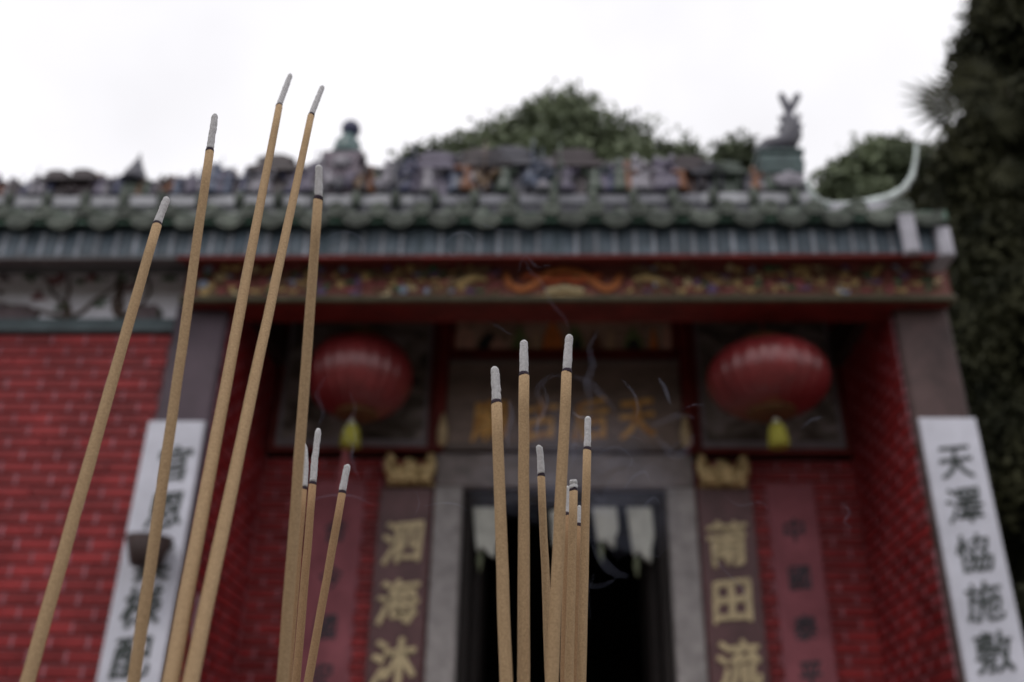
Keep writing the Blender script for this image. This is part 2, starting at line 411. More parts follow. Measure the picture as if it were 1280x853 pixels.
# painted people in the long scene: thin painted relief
PAINT = dict(peach=(.68, .40, .31), black=(.03, .03, .025), green=(.20, .27, .11), orange=(.75, .24, .06), tan=(.60, .42, .27), grey=(.30, .28, .24), brown=(.22, .10, .06))
for u0, u1, h, c in ((566, 594, .17, 'peach'), (597, 625, .11, 'black'), (612, 632, .07, 'peach'), (640, 660, .14, 'green'), (664, 676, .12, 'tan'), (678, 704, .18, 'orange'), (707, 730, .15, 'green'),
                     (716, 726, .09, 'black'), (736, 752, .10, 'brown'), (758, 770, .13, 'tan'), (780, 804, .14, 'green'), (784, 800, .08, 'black'), (812, 822, .12, 'orange'), (826, 846, .16, 'peach')):
    xa, xb = at(u0, 430, 5.955).x, at(u1, 430, 5.955).x; xm = (xa+xb)/2; wd = (xb-xa)/2; yy = 5.953-.0008*(len(bpy.data.objects) % 3)
    b = MB().prism([(xa, 4.25), (xb, 4.25), (xb-wd*.1, 4.25+h*.5), (xm+wd*.5, 4.25+h*.92), (xm-wd*.4, 4.25+h), (xa+wd*.15, 4.25+h*.55)], yy, 5.959)
    b.blob((xm, 5.956, 4.25+h+.015), (.018, .004, .02), u0, .1, 8, 5)
    q = b.obj('painted_figure', mat('paint_'+c, PAINT[c], .75, .3, 25)); q.parent = pc

# front lintel and carved frieze
F = part(MB().box(-2.13, 2.27, 4.80, 5.06, 3.985, 4.245), 'frieze', M['redwood'])
def fr(mb, name, m): o = mb.obj(name, m); o.parent = F; return o
fr(MB().box(-2.12, 2.26, 4.785, 4.798, 4.012, 4.215), 'frieze_ground', M['friezered'])
fr(MB().box(-2.14, 2.28, 4.755, 4.81, 4.218, 4.25, .008), 'moulding', M['redwood'])
fr(MB().box(-2.14, 2.28, 4.765, 4.81, 3.97, 4.009, .008), 'moulding', M['olive'])
def carving(x, z, kind, s, m):
    b = MB(); y = 4.778
    if kind == 0:                                   # flower
        for k in range(5):
            a = k*1.2566+x; b.blob((x+math.cos(a)*s*.55, y, z+math.sin(a)*s*.55), (s*.45, s*.3, s*.45), k, .2, 7, 5)
        b.blob((x, y-s*.15, z), (s*.3, s*.3, s*.3), 1, .1, 7, 5)
    elif kind == 1:                                 # leaf scroll
        pts = [(x+s*1.3*math.cos(t*.55+x*9)*(1-t/9), y-.004, z+s*.9*math.sin(t*.55+x*9)*(1-t/9)) for t in range(8)]
        b.tube(pts, [s*.12, s*.3, s*.38, s*.35, s*.3, s*.22, s*.15, s*.07], 6, flat=(1, .7))
    else:                                           # bird / fruit
        b.blob((x, y, z), (s*.8, s*.4, s*.45), int(x*50), .35, 8, 6); b.blob((x+s*.7, y, z+s*.35), (s*.3, s*.28, s*.28), 2, .1, 7, 5)
        b.prism([(x-s*.5, z), (x-s*1.4, z+s*.5), (x-s*1.2, z-s*.1)], y-.008, y+.01)
    return fr(b, 'carving', m)
OCH = mat('carving_ochre_brown', (.26, .17, .10), .6, .35, 30)
rk = random.Random(11)
x = -2.06
while x < 2.22:
    if not (-.30 < x < .42):
        for z in (4.045, 4.09, 4.14, 4.185):
            if rk.random() < .92:
                carving(x+rk.uniform(-.02, .02), z+rk.uniform(-.012, .012), rk.choice([0, 1, 1, 2]), rk.uniform(.022, .036),
                        rk.choice([CARV[0], CARV[0], CARV[0], CARV[1], CARV[2], CARV[3], CARV[4], CARV[4], CARV[5], CARV[5], CARV[2], OCH, OCH, OCH]))
    x += .056
# orange cloud scroll in the middle of the frieze
def scroll(track, rad, m):
    P_ = []
    for i in range(len(track)-1):
        for k in range(4): t_ = k/4; P_.append(at(track[i][0]*(1-t_)+track[i+1][0]*t_, track[i][1]*(1-t_)+track[i+1][1]*t_, 4.772))
    P_.append(at(*track[-1], 4.772)); n_ = len(P_)
    fr(MB().tube(P_, [rad*(.45+.55*math.sin(math.pi*(i+.6)/n_)**.4) for i in range(n_)], 8, flat=(1, .6)), 'cloud_scroll', m)
scroll([(632, 341), (636, 356), (652, 363), (670, 355), (684, 342), (705, 337), (728, 342), (744, 354), (758, 363), (770, 356), (776, 342)], .025, CARV[6])
scroll([(652, 348), (662, 344), (676, 348), (690, 352), (705, 348), (722, 352), (740, 346), (752, 344)], .024, mat('carving_vermilion', (.55, .12, .04), .5, .3, 30))
scroll([(682, 364), (705, 360), (730, 364)], .018, CARV[1]); scroll([(660, 371), (705, 369), (750, 371)], .012, CARV[0])
for x, z, s, k in ((-.05, 4.12, .026, 0), (.06, 4.11, .026, 0), (.16, 4.12, .026, 0)):
    carving(x, z, k, s, CARV[0])
for s in (-1, 1):                                      # long cream plumes either side
    fr(MB().tube([(.06+s*(.40+.05*i), 4.77, 4.19-.012*i*i*.5+.0*i) for i in range(7)], [.008, .02, .024, .016, .020, .012, .006], 7, flat=(1, .6)), 'carving', OCH)
    fr(MB().tube([(.06+s*(.42+.04*i), 4.765, 4.10+.02*math.sin(i)) for i in range(6)], [.010, .018, .026, .018, .014, .006], 7, flat=(1, .6)), 'carving', CARV[0])

# porch ceiling beams behind the lintel
part(MB().box(XL+.01, XR-.01, 5.07, 5.995, 4.62, 4.66), 'porch_ceiling', M['darkwood'])
for k in range(9):
    x = XL+.2+k*.43; part(MB().box(x, x+.07, 5.07, 5.9, 4.52, 4.617), 'ceiling_beam', M['redwood'])
for x0, x1 in ((XL+.002, XL+.07), (XR-.07, XR-.002)):
    part(MB().prism([(x0, 4.1), (x1, 4.1), (x1, 4.32), (x0, 4.32)], 5.12, 5.92), 'tie_beam', M['darkwood'])

# left wing: relief panel, ledges
RP = part(MB().box(-4.9, -2.2, 4.95, 5.1, 3.94, 4.26), 'relief_panel', M['mural'])
part(MB().box(-4.9, -2.2, 4.90, 5.1, 3.845, 3.885, .006).box(-4.9, -2.2, 4.915, 5.1, 3.888, 3.937, .006), 'ledge', M['tealledge'])
part(MB().box(-4.9, -2.14, 4.78, 5.1, 4.263, 4.40, .008), 'fascia', M['greyboard'])
rk = random.Random(5)
def rl(mb, name, m): o = mb.obj(name, m); o.parent = RP; return o
for cx, s in ((-4.4, 1), (-3.75, -1), (-2.86, 1), (-2.55, -1)):
    for br in range(4):
        a = rk.uniform(-.5, .5)+(br-1.5)*.55; pts = [(cx, 4.945, 3.945)]
        for k in range(5):
            p = pts[-1]; a += rk.uniform(-.45, .45); pts.append((p[0]+.075*math.sin(a)*1.4, 4.942, min(4.25, p[2]+.06*abs(math.cos(a))+.008)))
        rl(MB().tube(pts, [.018, .014, .012, .009, .007, .004], 6), 'branch', mat('relief_branch', (.12, .085, .07), .8, .3, 20))
for k in range(46):
    x = -4.85+k*.057+rk.uniform(-.03, .03); z = rk.uniform(3.97, 4.22) if k % 3 else 4.23
    m_ = rk.choice([mat('relief_leaf', (.09, .15, .09), .7, .3, 20), mat('relief_leaf', (0, 0, 0)), mat('relief_rock', (.17, .13, .14), .8, .3, 20), mat('relief_flower', (.28, .13, .14), .8, .3, 20)])
    b = MB()
    for q in range(4): b.blob((x+rk.uniform(-.035, .035), 4.944, z+rk.uniform(-.02, .02)), (rk.uniform(.012, .032), .01, rk.uniform(.008, .02)), k+q, .4, 7, 5)
    rl(b, 'leaf_cluster', m_)
for cx, ww in ((-3.22, .17), (-2.4, .10), (-4.05, .2)): rl(MB().blob((cx, 4.945, 3.97), (ww, .02, .07), 3, .5, 12, 6), 'rock', mat('relief_rock', (.17, .13, .14)))

# ------------------------------------------------------------------ roof
RFX0, RFX1 = -4.95, 2.19
PROF = [(4.53, 4.405), (4.8, 4.54), (5.1, 4.73), (5.5, 5.02), (5.9, 5.34)]
BACK = [(5.9, 5.34), (6.8, 4.9), (8.2, 4.6), (11.2, 4.25)]
vs = []; fs = []
allp = PROF+BACK[1:]
for y, z in allp: vs += [(RFX0, y, z), (RFX1+.02, y, z), (RFX0, y, z-.06), (RFX1+.02, y, z-.06)]
for i in range(len(allp)-1):
    a = i*4; b_ = a+4; fs += [(a, a+1, b_+1, b_), (a+2, b_+2, b_+3, a+3), (a, b_, b_+2, a+2), (a+1, a+3, b_+3, b_+1)]
fs += [(0, 2, 3, 1)]
RF = part(MB().add(vs, fs), 'roof', M['glazed'])
def rf(mb, name, m): o = mb.obj(name, m); o.parent = RF; return o
SP = .245
def barrel_mesh():
    b = MB(); n = 10; vs = []; fs = []
    b.tube([(0, y-.012 if i == 0 else y, z+.012) for i, (y, z) in enumerate(PROF)], .050, n)
    # round tile end with a raised rim and boss
    y, z = PROF[0]; y -= .02; z += .012; cyl = []
    for rr, yy in ((.052, 0), (.052, -.012), (.040, -.012), (.036, -.006), (.016, -.006), (.012, -.013), (0.001, -.015)):
        cyl.append((rr, yy))
    vs = []; m = 16
    for rr, yy in cyl:
        for k in range(m): q = 2*math.pi*k/m; vs.append((rr*math.cos(q), y+yy, z+rr*math.sin(q)))
    for i in range(len(cyl)-1):
        for k in range(m): fs.append((i*m+k, i*m+(k+1) % m, (i+1)*m+(k+1) % m, (i+1)*m+k))
    b.add(vs, fs, True); return b.mesh('barrel_tile', M['glaze'])
def drip_mesh():
    b = MB(); h = SP/2-.030; out = []
    for k in range(13):
        t = k/12; out.append((-h+2*h*t, -.075*math.sin(math.pi*t)**.55-.002))
    poly = [(x, z) for x, z in out]+[(h, .03), (h*.4, .012), (-h*.4, .012), (-h, .03)]
    b.prism(poly, -.014, .004)
    inner = [(x*.72, z*.62-.008) for x, z in out]+[(0, -.004)]
    b.prism(inner, -.019, -.0145)
    b.prism([(-h, .03), (-h*.4, .0), (h*.4, 0), (h, .03), (h, .042), (h*.4, .012), (-h*.4, .012), (-h, .042)], .005, .3)
    return b.mesh('drip_tile', M['glaze'])
bm_, dm_ = barrel_mesh(), drip_mesh()
k = 0; x = RFX0+.06
while x < RFX1-.02:
    o = link('barrel_tile', bm_, RF, (x, random.uniform(-.006, .006), random.uniform(-.004, .004)))
    if x+SP/2 < RFX1:
        o = link('drip_tile', dm_, RF, (x+SP/2, PROF[0][0]-.004+random.uniform(-.004, .004), PROF[0][1]-.025+random.uniform(-.004, .004)))
        o.rotation_euler = (0, random.uniform(-.03, .03), 0)
    x += SP
# upright tile fascia under the drip tiles, soffit behind it
FY = 4.60; FZ0, FZ1 = at(704, 319, FY).z, at(704, 289, FY).z
rf(MB().box(RFX0, RFX1-.02, FY+.002, FY+.025, FZ0, FZ1+.09), 'fascia_board', M['eaveteal'])
hh = (FZ1-FZ0)/2; zc = (FZ0+FZ1)/2
tme = MB().box(-.038, .038, -.008, .0, -hh+.003, hh, .003).mesh('fascia_tile', mat('blue_green_fascia_tile', (.070, .095, .12), .45, .35, 12, .1, 30, orand=.2))
sme = MB().box(-.012, .012, -.013, .0, -hh, hh, .003).mesh('fascia_strip', mat('pale_fascia_strip', (.26, .28, .32), .6, .3, 12, orand=.3))
x = RFX0+.04
while x < RFX1-.06:
    link('fascia_tile', tme, RF, (x+.055, FY+.001, zc+random.uniform(-.002, .002)))
    if random.random() < .93: link('fascia_strip', sme, RF, (x+random.uniform(-.004, .004), FY+.001, zc))
    x += .110
rf(MB().box(-2.12, RFX1-.02, FY-.01, FY+.04, FZ0-.022, FZ0-.002, .004), 'eave_batten', M['redwood'])
rf(MB().box(RFX0, -2.123, FY-.01, FY+.04, FZ0-.022, FZ0-.002, .004), 'eave_batten', M['greyboard'])
rf(MB().add([(RFX0, FY+.03, FZ0), (RFX1, FY+.03, FZ0), (RFX1, 4.80, 4.262), (RFX0, 4.80, 4.262), (RFX0, FY+.03, FZ0+.03), (RFX1, FY+.03, FZ0+.03), (RFX1, 4.80, 4.292), (RFX0, 4.80, 4.292)],
            [(0, 3, 2, 1), (4, 5, 6, 7), (0, 1, 5, 4), (2, 3, 7, 6), (0, 4, 7, 3), (1, 2, 6, 5)]), 'soffit', M['greyboard'])
# plastered verge at the right gable end
q0, q1 = at(1122, 270, 4.5), at(1150, 318, 4.5)
rf(MB().box(q0.x, q1.x, 4.47, 4.525, q1.z, q0.z, .01), 'verge_block', M['plaster'])
q0, q1 = at(1166, 286, 4.58), at(1193, 322, 4.58)
rf(MB().box(q0.x, q1.x, 4.55, 4.75, q1.z, q0.z, .01), 'verge_block', M['plaster'])

# ------------------------------------------------------------------ ridge with ceramic figures
RG = part(MB().box(RFX0, 1.9, 5.82, 6.06, 5.30, 5.352).box(RFX0, 1.9, 5.87, 6.02, 5.46, 5.60), 'ridge', FIG[8])
def rg(mb, name, m): o = mb.obj(name, m); o.parent = RG; return o
rg(MB().box(RFX0, -1.0, 5.80, 6.08, 5.354, 5.452, .01), 'ridge_ledge', mat('white_ridge_ledge', (.38, .38, .41), .6, .25, 8))
rg(MB().box(-.997, 1.1, 5.80, 6.08, 5.354, 5.445, .01), 'ridge_ledge', mat('grey_ridge_ledge', (.22, .22, .25), .6, .3, 8))
rg(MB().box(1.103, 1.9, 5.80, 6.08, 5.354, 5.452, .01), 'ridge_ledge', mat('white_ridge_ledge', (0, 0, 0)))
lb = MB().blob((0, 0, 0), (.04, .05, .075), 1, .2, 9, 7).mesh('ledge_boss', M['glaze'])
x = RFX0+.05
while x < 1.85:
    link('ledge_boss', lb, RG, (x, 5.79, 5.40)); x += .29
def figure_mesh(var):
    b = MB(); r = random.Random(var)
    b.lathe([(.045, 0), (.05, .01), (.038, .06), (.034, .1), (.042, .13), (.03, .15), (.012, .158)], n=10)
    b.blob((0, -.004, .178), (.019, .02, .024), var, .1, 8, 6)
    for s in (-1, 1):
        a = r.uniform(-.4, 1.2)
        b.tube([(s*.032, 0, .138), (s*.055, -.01, .11+.02*a), (s*.05, -.035, .11+.05*a)], [.014, .015, .008], 6)
    if var % 3 == 0: b.lathe([(.024, .19), (.02, .2), (.012, .225), (.003, .24)], n=8)
    elif var % 3 == 1: b.box(-.022, .022, -.014, .02, .192, .21); b.tube([(.05, -.035, .02), (.052, -.035, .26)], .004, 5)
    else: b.lathe([(.03, .19), (.012, .205), (.003, .222)], n=8)
    if var == 4:                                       # a rider on a horse
        b.v = [(x, y, z+.07) for x, y, z in b.v]
        b.blob((0, 0, .07), (.085, .035, .04), 2, .2, 10, 7); b.tube([(.06, 0, .08), (.095, 0, .13), (.125, 0, .115)], [.026, .02, .01], 7)
        for lx in (-.055, .05):
            for ly in (-.02, .02): b.tube([(lx, ly, .06), (lx+.01, ly, 0)], [.012, .007], 6)
    return b
def pavilion_mesh():
    b = MB()
    for sx in (-.07, .07): b.tube([(sx, -.03, 0), (sx, -.03, .13)], .009, 6)
    b.box(-.075, .075, .0, .02, 0, .13)
    for k, (h, wd) in enumerate(((.13, .11), (.18, .07))):
        b.prism([(-wd-.02, h+.02), (-wd, h), (wd, h), (wd+.02, h+.02), (wd*.5, h+.045), (-wd*.5, h+.045)], -.06, .05)
    return b
fmesh = [[figure_mesh(v).mesh('figurine', FIG[c]) for c in range(9)] for v in range(5)]
pmesh = [pavilion_mesh().mesh('pavilion', FIG[c]) for c in (4, 0, 5, 8)]
def topz(px):                                          # skyline of the figures, read off the photograph
    T_ = [(-60, 230), (60, 222), (120, 214), (160, 224), (215, 222), (255, 214), (275, 203), (300, 216), (330, 204), (400, 200), (470, 205), (560, 196), (700, 190), (850, 200), (940, 218), (1010, 225)]
    for (a, ya), (b_, yb) in zip(T_, T_[1:]):
        if a <= px <= b_: return ya+(yb-ya)*(px-a)/(b_-a)
    return 222
rk = random.Random(21)
x = -4.85
while x < 1.62:
    px = proj((x, 5.9, 5.6))[0]; ztop = at(max(px, -50), topz(px), 5.9).z
    if -1.68 < x < -1.42: x += .07; continue
    h = max(.15, ztop-5.46+rk.uniform(-.05, .035))
    if rk.random() < .15:
        o = link('pavilion', rk.choice(pmesh), RG, (x, 5.83, 5.46)); sc = h/.26; o.scale = (sc*1.1, 1.1, sc); x += .09
    else:
        v = rk.randrange(5); c = rk.choice([0, 0, 1, 1, 2, 3, 4, 4, 5, 6, 7, 8, 8])
        o = link('figurine', fmesh[v][c], RG, (x, 5.84-rk.uniform(0, .03), 5.46)); sc = h/(.31 if v == 4 else .24); sc *= rk.uniform(.7, 1.0)
        o.scale = (sc*1.15, sc, sc); o.rotation_euler = (0, 0, rk.uniform(-.8, .8))
    x += rk.uniform(.035, .07)
for i in range(110):                                    # glazed leaves, rocks and clouds behind the figures
    x = -4.9+i*.061; px = proj((x, 5.96, 5.6))[0]; zt = at(max(px, -50), topz(px), 5.96).z
    b = MB()
    for q in range(5): b.blob((x+rk.uniform(-.05, .05), 5.97+rk.uniform(-.03, .03), 5.58+rk.random()*(zt-5.64)), (rk.uniform(.03, .07), .03, rk.uniform(.03, .06)), i+q, .6, 8, 6, 3)
    rg(b, 'ceramic_foliage', FIG[rk.choice([4, 4, 8, 0, 5, 3])])
p = at(172, 222, 5.9); b = MB().lathe([(.11, 0), (.085, .05), (.08, .09), (.05, .13), (.045, .16), (.02, .21), (.004, .28)], (p.x, 5.86, p.z-.08), 10)
rg(b, 'finial', FIG[8])
p = at(300, 214, 5.9)
# orb finial on its stepped pedestal
ox = -1.56
pm_ = mat('mauve_ceramic', (.15, .12, .15), .5, .4, 12)
rg(MB().prism([(ox-.14, 5.46), (ox+.14, 5.46), (ox+.12, 5.6), (ox+.155, 5.66), (ox+.11, 5.72), (ox+.12, 5.79), (ox+.16, 5.82), (ox+.15, 5.85), (ox-.16, 5.85), (ox-.17, 5.82), (ox-.12, 5.78), (ox-.12, 5.72), (ox-.16, 5.66), (ox-.12, 5.6)], 5.80, 6.03), 'pedestal', pm_)
rg(MB().blob((ox, 5.79, 5.74), (.08, .03, .06), 4, .5, 12, 8, 3), 'medallion', FIG[1])
for k in range(5): rg(MB().blob((ox-.16+k*.08, 5.78, 5.53+.03*(k % 2)), (.05, .03, .07), k, .6, 9, 7, 3), 'ceramic_foliage', FIG[(4, 1, 8, 0, 3)[k]])
rg(MB().lathe([(.08, 0), (.11, .02), (.115, .07), (.085, .11), (.10, .14), (.06, .18), (.055, .215)], (ox, 5.9, 5.85), 18), 'vase', mat('celadon_glaze', (.12, .18, .18), .3, .3, 14))
rg(MB().blob((ox+.01, 5.9, 6.135), (.075, .075, .078), 0, 0.02, 18, 12), 'orb', FIG[2])
# dragon-fish finial on the right pedestal
cx = 1.72
rg(MB().box(cx-.15, cx+.13, 5.78, 6.05, 5.46, 5.60, .01), 'pedestal', FIG[5])
rg(MB().box(cx-.165, cx+.145, 5.765, 6.065, 5.603, 5.77, .01).box(cx-.18, cx+.16, 5.75, 6.08, 5.773, 5.815, .012).box(cx-.175, cx+.155, 5.757, 6.07, 5.67, 5.70, .008), 'pedestal_cap', mat('dark_celadon', (.075, .11, .11), .35, .3, 14))
rg(MB().blob((cx+.02, 5.77, 5.53), (.12, .03, .07), 4, .5, 12, 8, 3), 'medallion', FIG[1])
fish = MB(); fk = 1/158.
tr_ = [(950, 186, 6), (958, 183, 10), (970, 184, 13), (983, 180, 14), (989, 168, 13), (988, 156, 11), (985, 147, 7), (986, 140, 4)]
fish.tube([at(u, v, 5.9) for u, v, r_ in tr_], [r_*fk for u, v, r_ in tr_], 12)
def pxz(u, v): q = at(u, v, 5.9); return (q.x, q.z)
fish.prism([pxz(983, 144), pxz(989, 144), pxz(995, 134), pxz(1001, 122), pxz(998, 117), pxz(992, 120), pxz(987, 131)], 5.885, 5.915)
fish.prism([pxz(983, 144), pxz(987, 131), pxz(981, 121), pxz(976, 116), pxz(973, 120), pxz(978, 132)], 5.886, 5.914)
for u, v in ((1001, 150), (1003, 162), (1001, 174), (974, 152), (972, 165)):
    sgn = 1 if u > 987 else -1; fish.prism([pxz(u-sgn*6, v-7), pxz(u+sgn*1, v-5), pxz(u-sgn*5, v+5)], 5.888, 5.912)
fish.blob(at(953, 188, 5.86), (.06, .05, .035), 5, .4, 10, 7)
rg(fish, 'dragon_fish', FIG[8])
rg(MB().tube([(cx-.15, 5.85, 5.83), (cx+.12, 5.87, 5.835)], .03, 8), 'wave', mat('dull_brick_glaze', (.16, .06, .05), .5, .3, 14))
# white swallow-tail curl at the right end of the roof
pp = [(1008, 226), (1014, 240), (1024, 252), (1040, 258), (1062, 259), (1088, 255), (1112, 248), (1130, 236), (1140, 220), (1144, 200), (1145, 180)]
rr = [.009, .014, .020, .028, .036, .040, .034, .024, .015, .010, .007]
cur = [at(a, b_, 5.4) for a, b_ in pp]
rf(MB().tube(cur, rr, 10, flat=(1, 1)), 'swallow_tail', mat('chalky_green_white', (.58, .66, .63), .6, .2, 10))
rf(MB().tube([c+Vector((0, -.02, -.012)) for c in cur], [r_*.75 for r_ in rr], 8), 'curl_trim', mat('pale_jade', (.46, .50, .49), .5, .2, 10))
rf(MB().box(1.86, 2.24, 5.3, 5.5, 4.75, cur[4].z-.03, .01), 'curl_base', M['plaster'])

# ------------------------------------------------------------------ boards and plaques
def zpx(px, py, Y): return at(px, py, Y).z
# name plaque over the door
NP = thing('name_plaque', 'wide umber name board with worn orange-gold characters above the door', 'sign', (.09, 5.93, 3.49))
local(MB().box(-.685, .872, 5.905, 5.93, 3.487, 4.14, .006).obj('board', M['plaque']), NP)
local(MB().box(-.688, .875, 5.885, 5.904, 3.487, 3.52, .004).box(-.688, .875, 5.885, 5.904, 4.11, 4.14, .004).obj('frame', mat('grey_brown_edge', (.15, .12, .11), .6, .2, 10)), NP)
pts = [at(u, 524, 5.9) for u in (612, 676, 738, 797)]
write(NP, '廟古后天', [(q.x, q.z) for q in pts], .31, M['orange'], 5.90, .012, .02, .85, .98)
for x in (-.70, .885):
    local(MB().lathe([(.012, 0), (.032, .02), (.036, .09), (.03, .13), (.016, .2), (.006, .23)], (x, 5.86, 3.50), 12).obj('bracket', mat('pale_gilt', (.55, .42, .24), .45, .2, 20)), NP)

def couplet(name, label, cat, x0, x1, z1, y, boardm, chars, cpx, size, im, dep=.025, z0=.75, group=None, ww=1., ch=.006, bold=.018, zs=1.):
    t = thing(name, label, cat, ((x0+x1)/2, y+dep, z0), group)
    local(MB().box(x0, x1, y, y+dep, z0, z1, .004).obj('board', boardm), t)
    write(t, chars, [((x0+x1)/2+dx, at(u, v, y).z) for (u, v, dx) in cpx], size, im, y-ch/2, ch, bold, ww, zs)
    return t
G1 = 'couplet boards on the porch front'
couplet('couplet_plaque', 'long white plaque of black characters 官恩其様配 on the left pier', 'sign', -2.215, -1.9, 3.265, 4.865, M['white'], '官恩其様配',
        [(220, 580, .03), (214, 638, .03), (200, 702, .02), (193, 758, 0), (175, 822, 0)], .215, M['ink'], .028, group=G1, bold=.02)
couplet('couplet_plaque', 'long white plaque reading 天澤恊施敷 on the right pier', 'sign', 1.985, 2.285, 3.30, 4.865, M['white'], '天澤恊施敷',
        [(1195, 578, 0), (1205, 632, 0), (1218, 692, 0), (1228, 752, 0), (1240, 815, 0)], .205, M['ink'], .028, group=G1, bold=.012)
G2 = 'dark couplet boards beside the door'
bl = couplet('couplet_board', 'dark maroon board with gold characters 泗海沐 left of the doorway', 'sign', -1.09, -.755, 3.235, 5.93, M['board'], '泗海沐',
        [(505, 678, 0), (499, 752, 0), (494, 828, 0)], .29, M['gold'], .03, group=G2, bold=.024, ch=.014)
br = couplet('couplet_board', 'dark maroon board with gold characters 莆田流 right of the doorway', 'sign', .94, 1.285, 3.245, 5.93, M['board'], '莆田流',
        [(906, 680, -.01), (912, 752, -.01), (916, 830, 0)], .29, M['gold'], .03, group=G2, bold=.024, ch=.014)
G3 = 'rose paper couplets on the brick'
couplet('paper_couplet', 'faded rose paper strip with dark blotted characters left of the maroon board', 'paper strip', -1.53, -1.20, 3.29, 5.975, M['pink'], '合今國安',
        [(418, 662, 0), (414, 722, 0), (411, 785, 0), (405, 845, 0)], .16, M['inkfade'], .006, group=G3, bold=.03, ch=.003)
couplet('paper_couplet', 'faded rose paper strip with dark blotted characters right of the maroon board', 'paper strip', 1.385, 1.69, 3.29, 5.975, M['pink'], '中國泰平',
        [(993, 663, 0), (999, 723, 0), (1005, 785, 0), (1010, 843, 0)], .16, M['inkfade'], .006, group=G3, bold=.03, ch=.003)
# gilded crests above the maroon boards
def crest(x, lab):
    t = thing('gilded_crest', lab, 'ornament', (x, 5.93, 3.25), 'gilded crests over the couplet boards')
    b = MB()
    for s in (-1, 1):
        b.tube([(x+s*.02, 5.90, 3.30), (x+s*.08, 5.885, 3.29), (x+s*.135, 5.88, 3.33), (x+s*.145, 5.88, 3.39), (x+s*.11, 5.88, 3.42), (x+s*.09, 5.88, 3.39)], [.03, .036, .034, .03, .022, .01], 8)
        b.blob((x+s*.135, 5.875, 3.41), (.032, .025, .045), 2+s, .4, 9, 7, 2.5)
    b.blob((x, 5.885, 3.36), (.055, .035, .06), 1, .5, 12, 8, 3)
    for k in range(7): b.blob((x+(k-3)*.038, 5.88, 3.29+.012*(k % 2)), (.034, .024, .04), k, .5, 9, 7, 3)
    for k in range(4): b.blob((x+(k-1.5)*.06, 5.875, 3.345), (.036, .024, .036), k+9, .6, 9, 7, 3)
    local(b.obj('carved_scroll', M['gilt']), t)
    local(MB().box(x-.15, x+.15, 5.92, 5.99, 3.25, 3.275, .005).obj('shelf', M['gilt']), t)
crest(-.90, 'gilded crest of scrolls topping the board left of the doorway')
crest(1.11, 'gilded crest of scrolls topping the board right of the doorway')
# clay cup in front of the left plaque
p0, p1 = at(162, 676, 4.79), at(216, 712, 4.79)
cxx = (p0.x+p1.x)/2
t = thing('incense_cup', 'dark brown tapered cup fixed to the white plaque on the left pier', 'incense cup', (cxx, 4.79, p1.z))
local(MB().lathe([(.06, 0), (.075, .01), (.118, p0.z-p1.z), (.105, p0.z-p1.z), (.06, .03), (.001, .03)], (cxx, 4.79-.05, p1.z), 20).obj('cup', M['holder']), t)
local(MB().box(cxx-.02, cxx+.02, 4.83, 4.864, p1.z+.02, p1.z+.10).obj('bracket', M['holder']), t)
# small notice on the left porch wall
t = MB().box(-.004, 0.0, -.10, .10, -.11, .11).obj('paper_notice', mat('faded_notice', (.40, .22, .25), .8, .2, 20))
pn = Vector((XL+.010, 5.22, 2.27)); t.location = pn
t['label'] = 'small faded pink notice on the left side wall of the porch'; t['category'] = 'notice'

# ------------------------------------------------------------------ lanterns
def lantern(x, y, z, a, b_, label, tx):
    t = thing('red_lantern', label, 'lantern', (x, y, z-b_), 'red lanterns hanging in the porch')
    prof = [(max(.001, a*math.cos(q)**.8 if math.cos(q) > 0 else .001), b_*math.sin(q)) for q in [R(d) for d in range(-72, 73, 4)]]
    local(MB().lathe(prof, (x, y, z), 192, 24, .03).obj('shade', M['lantern']), t)
    zb = z+prof[0][1]; rb = prof[0][0]
    local(MB().lathe([(rb*.75, 0), (rb*1.02, 0), (rb*1.02, -.010), (rb*.98, -.013), (rb*.75, -.01)], (x, y, zb), 32).obj('lower_rim', mat('dull_gilt_rim', (.16, .08, .03), .5, .4, 30)), t)
    local(MB().lathe([(.001, .004), (rb*.76, .004), (rb*.76, -.006), (.001, -.006)], (x, y, zb), 24).obj('base_plate', mat('dark_gilt_disc', (.20, .12, .04), .5, .5, 30)), t)
    zt = z+prof[-1][1]
    local(MB().lathe([(rb*1.04, 0), (rb*1.04, .03), (rb*.7, .034)], (x, y, zt), 32).obj('upper_rim', M['brass']), t)
    local(MB().tube([(x, y, zt+.03), (x, y, 4.53)], .005, 6).obj('cord', M['redcord']), t)
    # tassel: cord, bead, yellow skirt, red tail
    zz = zb-.015
    local(MB().tube([(x+tx, y, zz+.02), (x+tx, y, zz-.03)], .004, 6).obj('tassel_cord', M['redcord']), t)
    local(MB().blob((x+tx, y, zz-.045), .022, 0, .05, 12, 8).obj('bead', mat('pale_bead', (.6, .62, .5), .4, .1, 20)), t)
    local(MB().lathe([(.022, 0), (.045, -.02), (.056, -.07), (.062, -.14), (.055, -.145)], (x+tx, y, zz-.058), 40, 20, .12).obj('tassel', M['yellow']), t)
    return t
def lz(px, py, Y): return at(px, py, Y)
c1 = lz(450, 471, 5.4); lantern(c1.x, 5.4, c1.z, .327, .262, 'red ribbed silk lantern with yellow tassel hanging left of the name board', -.02)
c2 = lz(960, 474, 5.25); lantern(c2.x, 5.25, c2.z, .36, .222, 'wider flatter red lantern with yellow tassel hanging right of the name board', .02)
t = thing('red_tassel_string', 'thin faded red ribbon hanging below the left lantern', 'ribbon', (c1.x-.06, 5.42, 3.1))
local(MB().box(c1.x-.095, c1.x-.055, 5.55, 5.553, 3.08, 3.5).obj('ribbon', mat('faded_red_ribbon', (.34, .10, .11), .8, .2, 30)), t)

